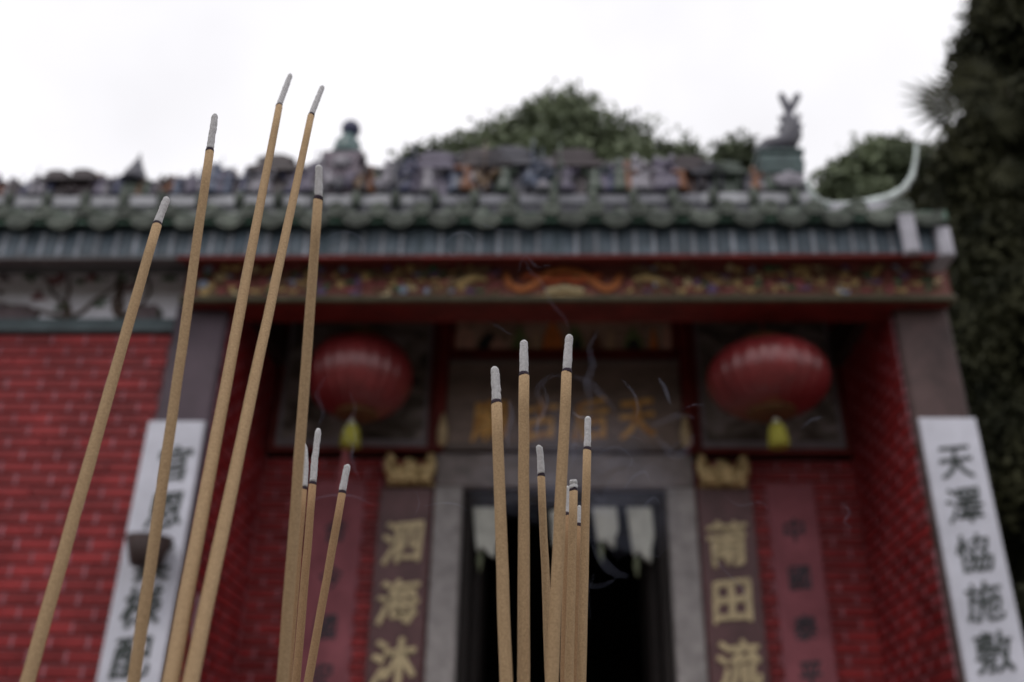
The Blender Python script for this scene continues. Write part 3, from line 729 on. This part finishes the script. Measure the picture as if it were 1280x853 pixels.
# paper pendants just inside the doorway
rk = random.Random(2)
def pendant(u, v0, v1, wd, Y, label, tail):
    a_ = at(u, v0, Y); b_ = at(u, v1, Y); h = a_.z-b_.z; x = (a_.x+b_.x)/2
    t = thing('paper_pendant', label, 'pendant', (x, Y, b_.z), 'white paper pendants hanging in the doorway')
    hw = wd/2
    poly = [(x-hw*.9, a_.z), (x+hw*.9, a_.z), (x+hw, a_.z-h*.55), (x+hw*.75, a_.z-h*.75), (x+hw*.7, b_.z), (x+hw*.15, b_.z+h*.1), (x-hw*.1, b_.z+h*.22), (x-hw*.5, b_.z+h*.12), (x-hw*.65, a_.z-h*.62)]
    local(MB().prism(poly, Y-.03, Y+.03).obj('paper', M['paper']), t)
    local(MB().tube([(x, Y, a_.z), (x, Y, 3.17)], .004, 5).obj('cord', M['redcord']), t)
    if tail: local(MB().tube([(x-hw*.3, Y, b_.z+.04), (x-hw*.34, Y, b_.z-.02), (x-hw*.3, Y, b_.z-.09)], [.012, .02, .006], 7).obj('tail', mat('dull_green_tail', (.2, .22, .14), .8, .2, 20)), t)
pendant(607, 636, 698, .19, 6.08, 'grey white paper pendant hanging at the left end of the doorway', True)
pendant(698, 640, 690, .12, 6.08, 'white paper pendant hanging behind the tall middle incense sticks', False)
pendant(756, 636, 686, .17, 6.08, 'white paper pendant hanging right of the tall incense sticks', True)
pendant(800, 636, 704, .175, 6.08, 'white paper pendant nearest the right door jamb', True)

# ------------------------------------------------------------------ trees
def leaf_cloud(lobes, n, size, seed, drop=0.0, gap=.22):
    r = random.Random(seed); vs = []; fs = []
    wts = [l[1][0]*l[1][1]*l[1][2] for l in lobes]
    lob = r.choices(lobes, wts, k=n)
    for (c, rad) in lob:
        while True:
            d = Vector((r.gauss(0, 1), r.gauss(0, 1), r.gauss(0, 1)))
            if d.length > .01: break
        d.normalize(); k = r.random()**.33
        p = Vector(c)+Vector((d.x*rad[0], d.y*rad[1], d.z*rad[2]))*k
        if noise.noise(p*1.1+Vector((seed, 0, 0))) < -gap-.1*(1-k)+.12*(k > .9): continue
        p += Vector((r.gauss(0, 1), r.gauss(0, 1), r.gauss(0, 1)))*size*.8
        a = Vector((r.gauss(0, 1), r.gauss(0, 1), r.gauss(0, 1)-drop)).normalized(); b = a.orthogonal().normalized()
        b = Matrix.Rotation(r.random()*6.28, 3, a) @ b
        s = size*r.uniform(.6, 1.4); q = len(vs)
        vs += [p, p+a*s*.5+b*s*.28, p+a*s, p+a*s*.5-b*s*.28]; fs.append((q, q+1, q+2, q+3))
    m = MB(); m.v = [tuple(v) for v in vs]; m.f = fs; m.sm = [False]*len(fs); return m
def tree(name, label, base, lobes, n, size, lm, seed, tr=.25, drop=0., group=None, gap=.22):
    t = thing(name, label, 'tree', base, group); r = random.Random(seed)
    bx, by, bz = base; zt = max(c[2] for c, _ in lobes)
    trunk = MB(); top = Vector((bx+.2, by, bz+(zt-bz)*.75))
    pts = [Vector(base).lerp(top, k/6)+Vector((r.uniform(-.1, .1), r.uniform(-.1, .1), 0))*(k > 0) for k in range(7)]
    trunk.tube(pts, [tr*(1-.1*k) for k in range(7)], 10)
    local(trunk.obj('trunk', M['bark']), t)
    for c, rad in lobes[:8]:
        s0 = pts[r.choice((3, 4, 5))]; e = Vector(c); mid = s0.lerp(e, .5)+Vector((0, 0, -.2))
        local(MB().tube([s0, mid, e, e+Vector((r.uniform(-.3, .3), 0, rad[2]*.6))], [tr*.45, tr*.3, tr*.18, tr*.06], 7).obj('limb', M['bark']), t)
    o = local(leaf_cloud(lobes, n, size, seed, drop, gap).obj('crown', lm), t)
    return t
def lob(u, v, Y, ru, rd=None, rv=None):                # lobe whose centre is measured on the photograph, radius in pixels
    p = at(u, v, Y); z = (p-CAM).dot(fwd); k = z/FPX; r_ = ru*k
    return (tuple(p), (r_, r_*.9 if rd is None else rd, (rv*k if rv else r_*.8)))
Y1 = 14
tree('broadleaf_tree', 'tall dark broadleaf tree rising highest behind the middle of the roof', (at(705, 200, Y1).x, Y1, 0),
     [lob(700, 195, Y1, 95, None, 34), lob(705, 160, Y1, 52, None, 24), lob(706, 132, Y1, 30, None, 13), lob(672, 138, Y1, 20, None, 10), lob(748, 146, Y1, 22, None, 13), lob(632, 172, Y1, 34, None, 18),
      lob(790, 178, Y1, 28, None, 14), lob(592, 190, Y1, 30, None, 16), lob(822, 186, Y1, 26, None, 15), lob(768, 160, Y1, 30, None, 16), lob(655, 145, Y1, 32, None, 20), lob(742, 138, Y1, 30, None, 20), lob(805, 172, Y1, 36, None, 18), lob(845, 186, Y1, 24, None, 18), lob(700, 260, Y1, 150, None, 50), lob(700, 380, Y1, 150, None, 80), lob(724, 120, Y1, 8, None, 5), lob(605, 170, Y1, 12, None, 6), lob(690, 120, Y1, 10, None, 5), lob(794, 158, Y1, 8, None, 6)], 95000, .14, M['leaf'], 1, gap=.12)
tree('broadleaf_tree', 'lower sparse tree behind the figures left of the tallest crown', (at(540, 220, 16).x, 16, 0),
     [lob(545, 222, 16, 46, None, 26), lob(580, 210, 16, 36, None, 26), lob(545, 300, 16, 60, None, 60)], 26000, .17, M['leaf2'], 2, .2, gap=.08)
tree('broadleaf_tree', 'small loose crown just right of the tallest tree behind the roof', (at(840, 220, 15).x, 15, 0),
     [lob(835, 200, 15, 34, None, 26), lob(855, 190, 15, 18, None, 16), lob(815, 215, 15, 30, None, 18)], 11000, .16, M['leaf2'], 3, .2, gap=.05)
tree('broadleaf_tree', 'short tree between the tallest crown and the fish finial', (at(915, 230, 17).x, 17, 0),
     [lob(918, 212, 17, 26, None, 26), lob(925, 192, 17, 12, None, 12), lob(895, 225, 17, 30, None, 16), lob(945, 215, 17, 22, None, 22)], 9000, .17, M['leaf2'], 4, .2, gap=.08)
tree('broadleaf_tree', 'rounded tree seen through the white swallow-tail curl', (at(1095, 250, 13).x, 13, 0),
     [lob(1095, 222, 13, 58, None, 34), lob(1050, 238, 13, 30, None, 22), lob(1105, 200, 13, 30, None, 18), lob(1150, 215, 13, 40, None, 34), lob(1120, 260, 13, 70, None, 30), lob(1110, 340, 13, 80, None, 60)], 44000, .12, M['leaf'], 5, .2, gap=.14)
# the big dark tree beside the temple
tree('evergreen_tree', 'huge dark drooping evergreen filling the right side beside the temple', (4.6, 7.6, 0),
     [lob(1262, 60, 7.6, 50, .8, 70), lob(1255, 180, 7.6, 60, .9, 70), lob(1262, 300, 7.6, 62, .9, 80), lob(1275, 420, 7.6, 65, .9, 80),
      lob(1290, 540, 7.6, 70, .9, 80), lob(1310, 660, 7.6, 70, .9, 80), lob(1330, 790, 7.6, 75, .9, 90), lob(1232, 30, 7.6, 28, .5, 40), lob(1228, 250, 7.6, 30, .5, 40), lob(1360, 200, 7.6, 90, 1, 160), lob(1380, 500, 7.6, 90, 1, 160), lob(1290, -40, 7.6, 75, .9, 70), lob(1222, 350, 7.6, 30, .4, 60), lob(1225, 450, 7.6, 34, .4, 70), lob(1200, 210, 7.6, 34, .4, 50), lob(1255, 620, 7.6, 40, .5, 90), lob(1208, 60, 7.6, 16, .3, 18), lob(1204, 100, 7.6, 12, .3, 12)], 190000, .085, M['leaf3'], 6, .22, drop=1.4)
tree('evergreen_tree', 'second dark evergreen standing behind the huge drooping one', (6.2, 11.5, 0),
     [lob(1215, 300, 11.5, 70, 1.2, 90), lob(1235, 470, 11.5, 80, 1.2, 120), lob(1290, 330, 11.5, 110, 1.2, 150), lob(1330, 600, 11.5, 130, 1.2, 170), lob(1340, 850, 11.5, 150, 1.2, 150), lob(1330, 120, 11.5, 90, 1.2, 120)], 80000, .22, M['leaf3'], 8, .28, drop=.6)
wd_ = []
rk = random.Random(4)
for i in range(26):
    a = R(180+rk.uniform(-5, 5)+i*180/25); rr_ = 13+rk.uniform(-1, 2)
    wd_.append(((rr_*math.cos(a), rr_*math.sin(a)*.95+1, rk.uniform(1.5, 2.5)), (2.4, 1.8, 2.6)))
o = leaf_cloud(wd_, 36000, .42, 31).obj('light_blocking_trees', M['leaf']); o['kind'] = 'stuff'  # unseen tree belt behind the camera, added to block low sky light from the porch
# fan palm in front of it
PB = at(1210, 150, 6.6)
PT = thing('fan_palm', 'fan palm with a spiky round frond poking left from the dark evergreen', 'palm tree', (4.35, 7.9, 0))
PTOP = (PB.x+.85, 7.7, PB.z-.3)
local(MB().tube([(4.35, 7.9, 0), (4.4, 7.8, 2.5), PTOP], [.11, .09, .08], 10).obj('trunk', mat('dark_palm_trunk', (.04, .03, .025), .9, .3, 12)), PT)
def fan(hub, stem, dirv, size, seed):
    r = random.Random(seed); b = MB(); dirv = Vector(dirv).normalized(); side = dirv.cross(Vector((.15, -1, .1))).normalized()
    b.tube([stem, (Vector(stem)+Vector(hub))/2+Vector((0, 0, .06)), hub], [.012, .009, .008], 6)
    for k in range(13):
        a = (k-6)/6*1.6; d = (dirv*math.cos(a)+side*math.sin(a)).normalized(); L_ = size*(1-.12*abs(a))*r.uniform(.92, 1.05)
        n_ = d.cross(Vector((0, -1, 0))); n_ = n_.normalized() if n_.length > .01 else Vector((0, 0, 1))
        p0 = Vector(hub); p1 = p0+d*L_*.55; p2 = p0+d*L_+Vector((0, 0, -.08*size)); wd = size*.055
        off = Vector((0, .012, 0))
        vs = [p0, p1+n_*wd, p2, p1-n_*wd, p1+off]
        b.add(vs, [(0, 1, 4), (1, 2, 4), (2, 3, 4), (3, 0, 4)])
    return b
for k, (u, v, du, dv, sz) in enumerate([(1197, 138, -1, .8, .56), (1215, 110, -.3, 1, .42), (1225, 95, .1, 1, .32), (1240, 150, .7, .5, .34), (1205, 185, -.6, -.7, .2), (1250, 210, .6, -.5, .3)]):
    h = at(u, v, 6.5); st = PTOP
    local(fan(h, st, (du, 0, dv), sz, k).obj('frond', M['leaf3']), PT)

# ------------------------------------------------------------------ incense
def stick(base, tip, band_v, Y, dia, label, group, ashbend=0., taper=.88, coat='coat', ashr=.78, seed=0, dz=0.):
    r = random.Random(seed)
    B = at(base[0], base[1], Y+dz); Tp = at(tip[0], tip[1], Y); u_ = (Tp-B)
    f_ = (base[1]-band_v)/(base[1]-tip[1]); C_ = B+u_*f_                # burn line (perspective error is negligible here)
    bb = at(tip[0]+(base[0]-tip[0])*(band_v-tip[1])/(base[1]-tip[1]), band_v, Y); C_ = Vector((bb.x, C_.y, bb.z))
    low = B - (C_-B)*((B.z-1.10)/(C_.z-B.z))
    t = thing('incense_stick', label, 'incense stick', low, group)
    rad = dia/2; L_ = (C_-low).length; ax = (C_-low).normalized(); sd = Vector((ax.z, 0, -ax.x))
    N = 26; pts = []; rs = []; bow = r.uniform(-.0010, .0010)
    for k in range(N+1):
        q = k/N; pts.append(low+(C_-low)*q+sd*bow*math.sin(math.pi*q)+sd*r.gauss(0, .00006))
        rs.append(rad*(1-(1-taper)*max(0, (q-.35)/.65))*(1+r.gauss(0, .012)))
    local(MB().tube(pts, rs, 16).obj('coating', M[coat]), t)
    re = rs[-1]; n_ = ax
    local(MB().tube([C_-n_*.0003, C_+n_*.0002, C_+n_*.0010, C_+n_*.0015], [re*.99, re*1.02, re*.97, re*.84], 16).obj('burnt_band', M['burnt']), t)
    A0 = C_+n_*.0012; A1 = Tp; pts = []; rs = []; K = 22
    for k in range(K+1):
        q = k/K; pts.append(A0.lerp(A1, q)+sd*(ashbend*(q*q-q*.4))*(A1-A0).length+sd*r.gauss(0, .00007))
        rr_ = re*ashr*(1+.13*(1-q)+.03*math.sin(q*9+seed)+r.gauss(0, .016)); rr_ *= 1 if q < .93 else (.88, .5)[q > .97]
        rs.append(rr_)
    local(MB().tube(pts, rs, 16).obj('ash_tip', M['ash']), t)
    return t
GA, GB, GC, GD = 'tall incense sticks at the left', 'short incense sticks at the left', 'tall incense sticks in the middle', 'short incense sticks in the middle'
stick((37, 853), (209, 247), 285, .33, .0044, 'leftmost incense stick, leaning right in front of the red brick wall', GA, .0, .86, seed=1, dz=-.03)
stick((163, 853), (269, 143), 190, .305, .0040, 'tall incense stick crossing the left white plaque', GA, .0, .84, seed=2, ashr=.78)
stick((215, 853), (363, 93), 145, .375, .0048, 'tallest incense stick, its ash tip reaching highest against the sky', GA, .01, .70, ashr=.78, seed=3, dz=-.10)
stick((240, 853), (403, 108), 156, .375, .0046, 'tall leaning incense stick just right of the tallest one', GA, .01, .70, ashr=.78, seed=4, dz=-.10)
stick((352, 853), (399, 207), 246, .285, .0040, 'upright tall incense stick in front of the left lantern', GA, -.02, .84, ashr=.78, seed=5, dz=.035)
stick((369, 853), (397, 536), 606, .43, .0040, 'short incense stick with the longest ash, between lantern tassel and tall stick', GB, .03, .9, 'coat2', .82, seed=6)
stick((386, 853), (434, 581), 617, .425, .0040, 'short leaning incense stick crossing the left rose paper', GB, .03, .9, 'coat2', .85, seed=7)
stick((361, 853), (384, 555), 612, .45, .0036, 'short incense stick with curved ash half hidden behind a tall stick', GB, -.12, .9, 'coat2', .9, seed=8)
stick((633, 853), (619, 459), 505, .345, .0049, 'left one of the three tall incense sticks before the doorway', GC, -.03, .86, ashr=.78, seed=9)
stick((654, 853), (655, 426), 470, .355, .0048, 'straight upright middle one of the three tall sticks before the doorway', GC, .0, .88, ashr=.78, seed=10)
stick((690, 853), (711, 419), 466, .350, .0050, 'thickest incense stick before the doorway, highest of the middle cluster', GC, .03, .82, ashr=.78, seed=11)
stick((687, 853), (675, 557), 596, .375, .0033, 'thin incense stick leaning left onto the thickest one', GD, -.06, .95, seed=12, ashr=.86)
stick((728, 853), (735, 521), 563, .39, .0040, 'sharp incense stick with slender ash, rightmost of the middle cluster', GD, .0, .88, seed=13, ashr=.78)
stick((713, 853), (717, 600), 614, .385, .0038, 'short thick incense stick with a stubby rounded ash cap', GD, .0, .9, seed=14, ashr=.9)
stick((704, 853), (709, 608), 645, .41, .0036, 'thin incense stick tucked behind the stubby capped one', GD, .0, .95, 'coat2', seed=15)
stick((719, 853), (724, 632), 658, .41, .0024, 'thin dark incense stick nearly hidden left of the rightmost sharp one', GD, .0, .95, 'coat2', seed=16)
# the burner they stand in
t = thing('incense_burner', 'round bronze incense burner filled with ash holding the sticks', 'incense burner', (-.03, .40, 0))
local(MB().lathe([(.10, .62), (.20, .66), (.27, .80), (.285, .95), (.265, 1.06), (.29, 1.115), (.30, 1.12), (.30, 1.135), (.275, 1.135), (.255, 1.07), (.25, 1.06), (.001, 1.06)], (-.03, .40, 0), 40).obj('bowl', M['bronze']), t)
for k in range(3):
    a = k*2.094+.5; x, y = -.03+.16*math.cos(a), .40+.16*math.sin(a)
    local(MB().tube([(x*1.0, y, .68), (x+.05*math.cos(a), y+.05*math.sin(a), .35), (x+.02*math.cos(a), y+.02*math.sin(a), 0)], [.06, .035, .05], 12).obj('leg', M['bronze']), t)
local(MB().blob((-.03, .40, 1.085), (.262, .262, .025), 3, .12, 32, 8, 3).obj('ash_bed', M['ashbed']), t)

# ------------------------------------------------------------------ smoke
def volmat(name, dens, col=(.80, .84, 1.0)):
    m = bpy.data.materials.new(name); m.use_nodes = True; n = m.node_tree; n.nodes.clear()
    o = n.nodes.new('ShaderNodeOutputMaterial'); v = n.nodes.new('ShaderNodeVolumeScatter')
    v.inputs['Color'].default_value = (*col, 1); v.inputs['Density'].default_value = dens; v.inputs['Anisotropy'].default_value = .2
    n.links.new(v.outputs[0], o.inputs['Volume']); return m
VT = [volmat('incense_smoke_thin', 34, (.68, .74, 1.)), volmat('incense_smoke_dense', 90, (.72, .78, 1.)), volmat('incense_smoke_soft', 18, (.7, .74, 1.)), volmat('incense_smoke_faint', 8, (.7, .74, 1.))]
def smooth_pts(pts, n=6):
    out = []
    P_ = [pts[0]]+list(pts)+[pts[-1]]
    for i in range(1, len(P_)-2):
        for k in range(n):
            t_ = k/n; a, b, c, d = P_[i-1:i+3]
            out.append(.5*((2*b)+(c-a)*t_+(2*a-5*b+4*c-d)*t_*t_+(3*b-a-3*c+d)*t_**3))
    out.append(P_[-2]); return out
WISPS = [  # pixel track, radius in pixels, material
    ([(556, 304), (566, 294), (580, 291), (590, 297), (592, 307)], 1.5, 1, .50), ([(560, 312), (566, 320), (572, 316)], 2, 0, .50),
    ([(405, 300), (420, 292), (440, 291), (454, 302), (458, 318)], 1.7, 0, .50),
    ([(268, 246), (300, 244), (340, 250)], 1.4, 0, .48), ([(590, 276), (620, 286), (650, 289), (670, 287)], 1.4, 0, .5),
    ([(530, 633), (552, 629), (572, 631), (586, 639)], 1.4, 1, .46), ([(520, 614), (524, 630), (518, 645)], 1.5, 0, .46),
    ([(716, 470), (735, 478), (752, 494), (770, 512)], 6, 3, .48), ([(776, 474), (790, 488), (797, 508), (794, 525)], 2.2, 0, .48),
    ([(823, 472), (832, 488), (838, 506)], 3.2, 0, .48), ([(852, 512), (868, 506), (882, 508)], 1.5, 0, .48),
    ([(716, 516), (726, 522), (742, 520)], 2, 1, .45), ([(765, 552), (782, 545), (800, 549), (806, 556)], 1.6, 0, .45),
    ([(741, 575), (757, 562), (775, 560), (790, 574), (782, 590)], 2, 0, .45), ([(780, 612), (792, 596), (806, 590), (812, 602)], 2.6, 0, .45),
    ([(712, 585), (718, 572), (716, 560), (722, 545)], 3.5, 2, .44), ([(800, 648), (806, 632), (818, 622), (826, 632)], 2.2, 0, .45),
    ([(636, 560), (634, 540), (640, 520), (636, 500)], 5, 2, .46), ([(676, 555), (672, 530), (684, 505), (678, 480)], 3, 2, .46),
    ([(790, 700), (806, 690), (822, 696), (832, 684)], 1.4, 0, .46), ([(905, 620), (925, 632), (950, 628), (962, 640)], 1.5, 0, .6),
    ([(1050, 626), (1062, 640), (1056, 652), (1066, 660)], 2, 0, .6), ([(1002, 536), (1016, 524), (1030, 522)], 2, 0, .6),
    ([(890, 660), (896, 700), (930, 740), (950, 790)], 1.4, 0, .6), ([(608, 400), (625, 410), (640, 420)], 1.2, 0, .5),
    ([(648, 340), (656, 320), (672, 334), (690, 330)], 1.6, 0, .5), ([(436, 520), (444, 545), (440, 575), (450, 600)], 3, 2, .5),
    ([(735, 520), (738, 500), (733, 480), (741, 458), (737, 436), (748, 412)], 6, 3, .44),
    ([(711, 418), (706, 398), (690, 380), (676, 352), (662, 338), (654, 318)], 4.0, 3, .42), ([(676, 556), (670, 535), (680, 512), (672, 488), (690, 470), (716, 474)], 5, 3, .42),
    ([(434, 580), (440, 560), (430, 538), (444, 512), (436, 490)], 4, 3, .45), ([(397, 535), (404, 515), (396, 492), (408, 470)], 4, 3, .45),
    ([(375, 640), (400, 622), (440, 620), (470, 634)], 2, 0, .5),
]
VEIL = volmat('smoke_veil_air', .5, (.72, .76, 1.))
rs_ = random.Random(78)
for i in range(16):                                    # long loose ribbons drifting over the doorway
    u, v = rs_.uniform(650, 840), rs_.uniform(520, 720); a = rs_.uniform(0, 6.3); da = rs_.uniform(-.35, .35); tr_ = []
    for k in range(9):
        tr_.append((u, v)); a += da+rs_.uniform(-.35, .35); L_ = rs_.uniform(6, 12); u += math.cos(a)*L_; v += math.sin(a)*L_
    WISPS.append((tr_, rs_.choice([2.5, 3.5, 5, 7]), 3, rs_.uniform(.44, .56)))
SM = thing('incense_smoke', 'thin bluish wisps of smoke curling above the incense tips', 'smoke', tuple(at(720, 540, .48)))
for track, rp, mi, Y in WISPS:
    pts = smooth_pts([at(u, v, Y) for u, v in track]); n = len(pts); k = Y/FPX*1.05
    rs = [rp*k*(.35+.75*math.sin(math.pi*(i+.5)/n)) for i in range(n)]
    o = local(MB().tube(pts, rs, 8, flat=(1, .8)).obj('wisp', VT[mi]), SM)
for (u, v, ru, rv, Y, s) in ((755, 590, 85, 42, .55, 1), (700, 565, 60, 46, .62, 2), (640, 610, 60, 30, .6, 4), (790, 650, 55, 40, .55, 5)):
    c = at(u, v, Y); k = (c-CAM).dot(fwd)/FPX
    o = local(MB().blob(c, (ru*k, .06, rv*k), s, .7, 24, 16, 1.6).obj('smoke_veil', VEIL), SM)
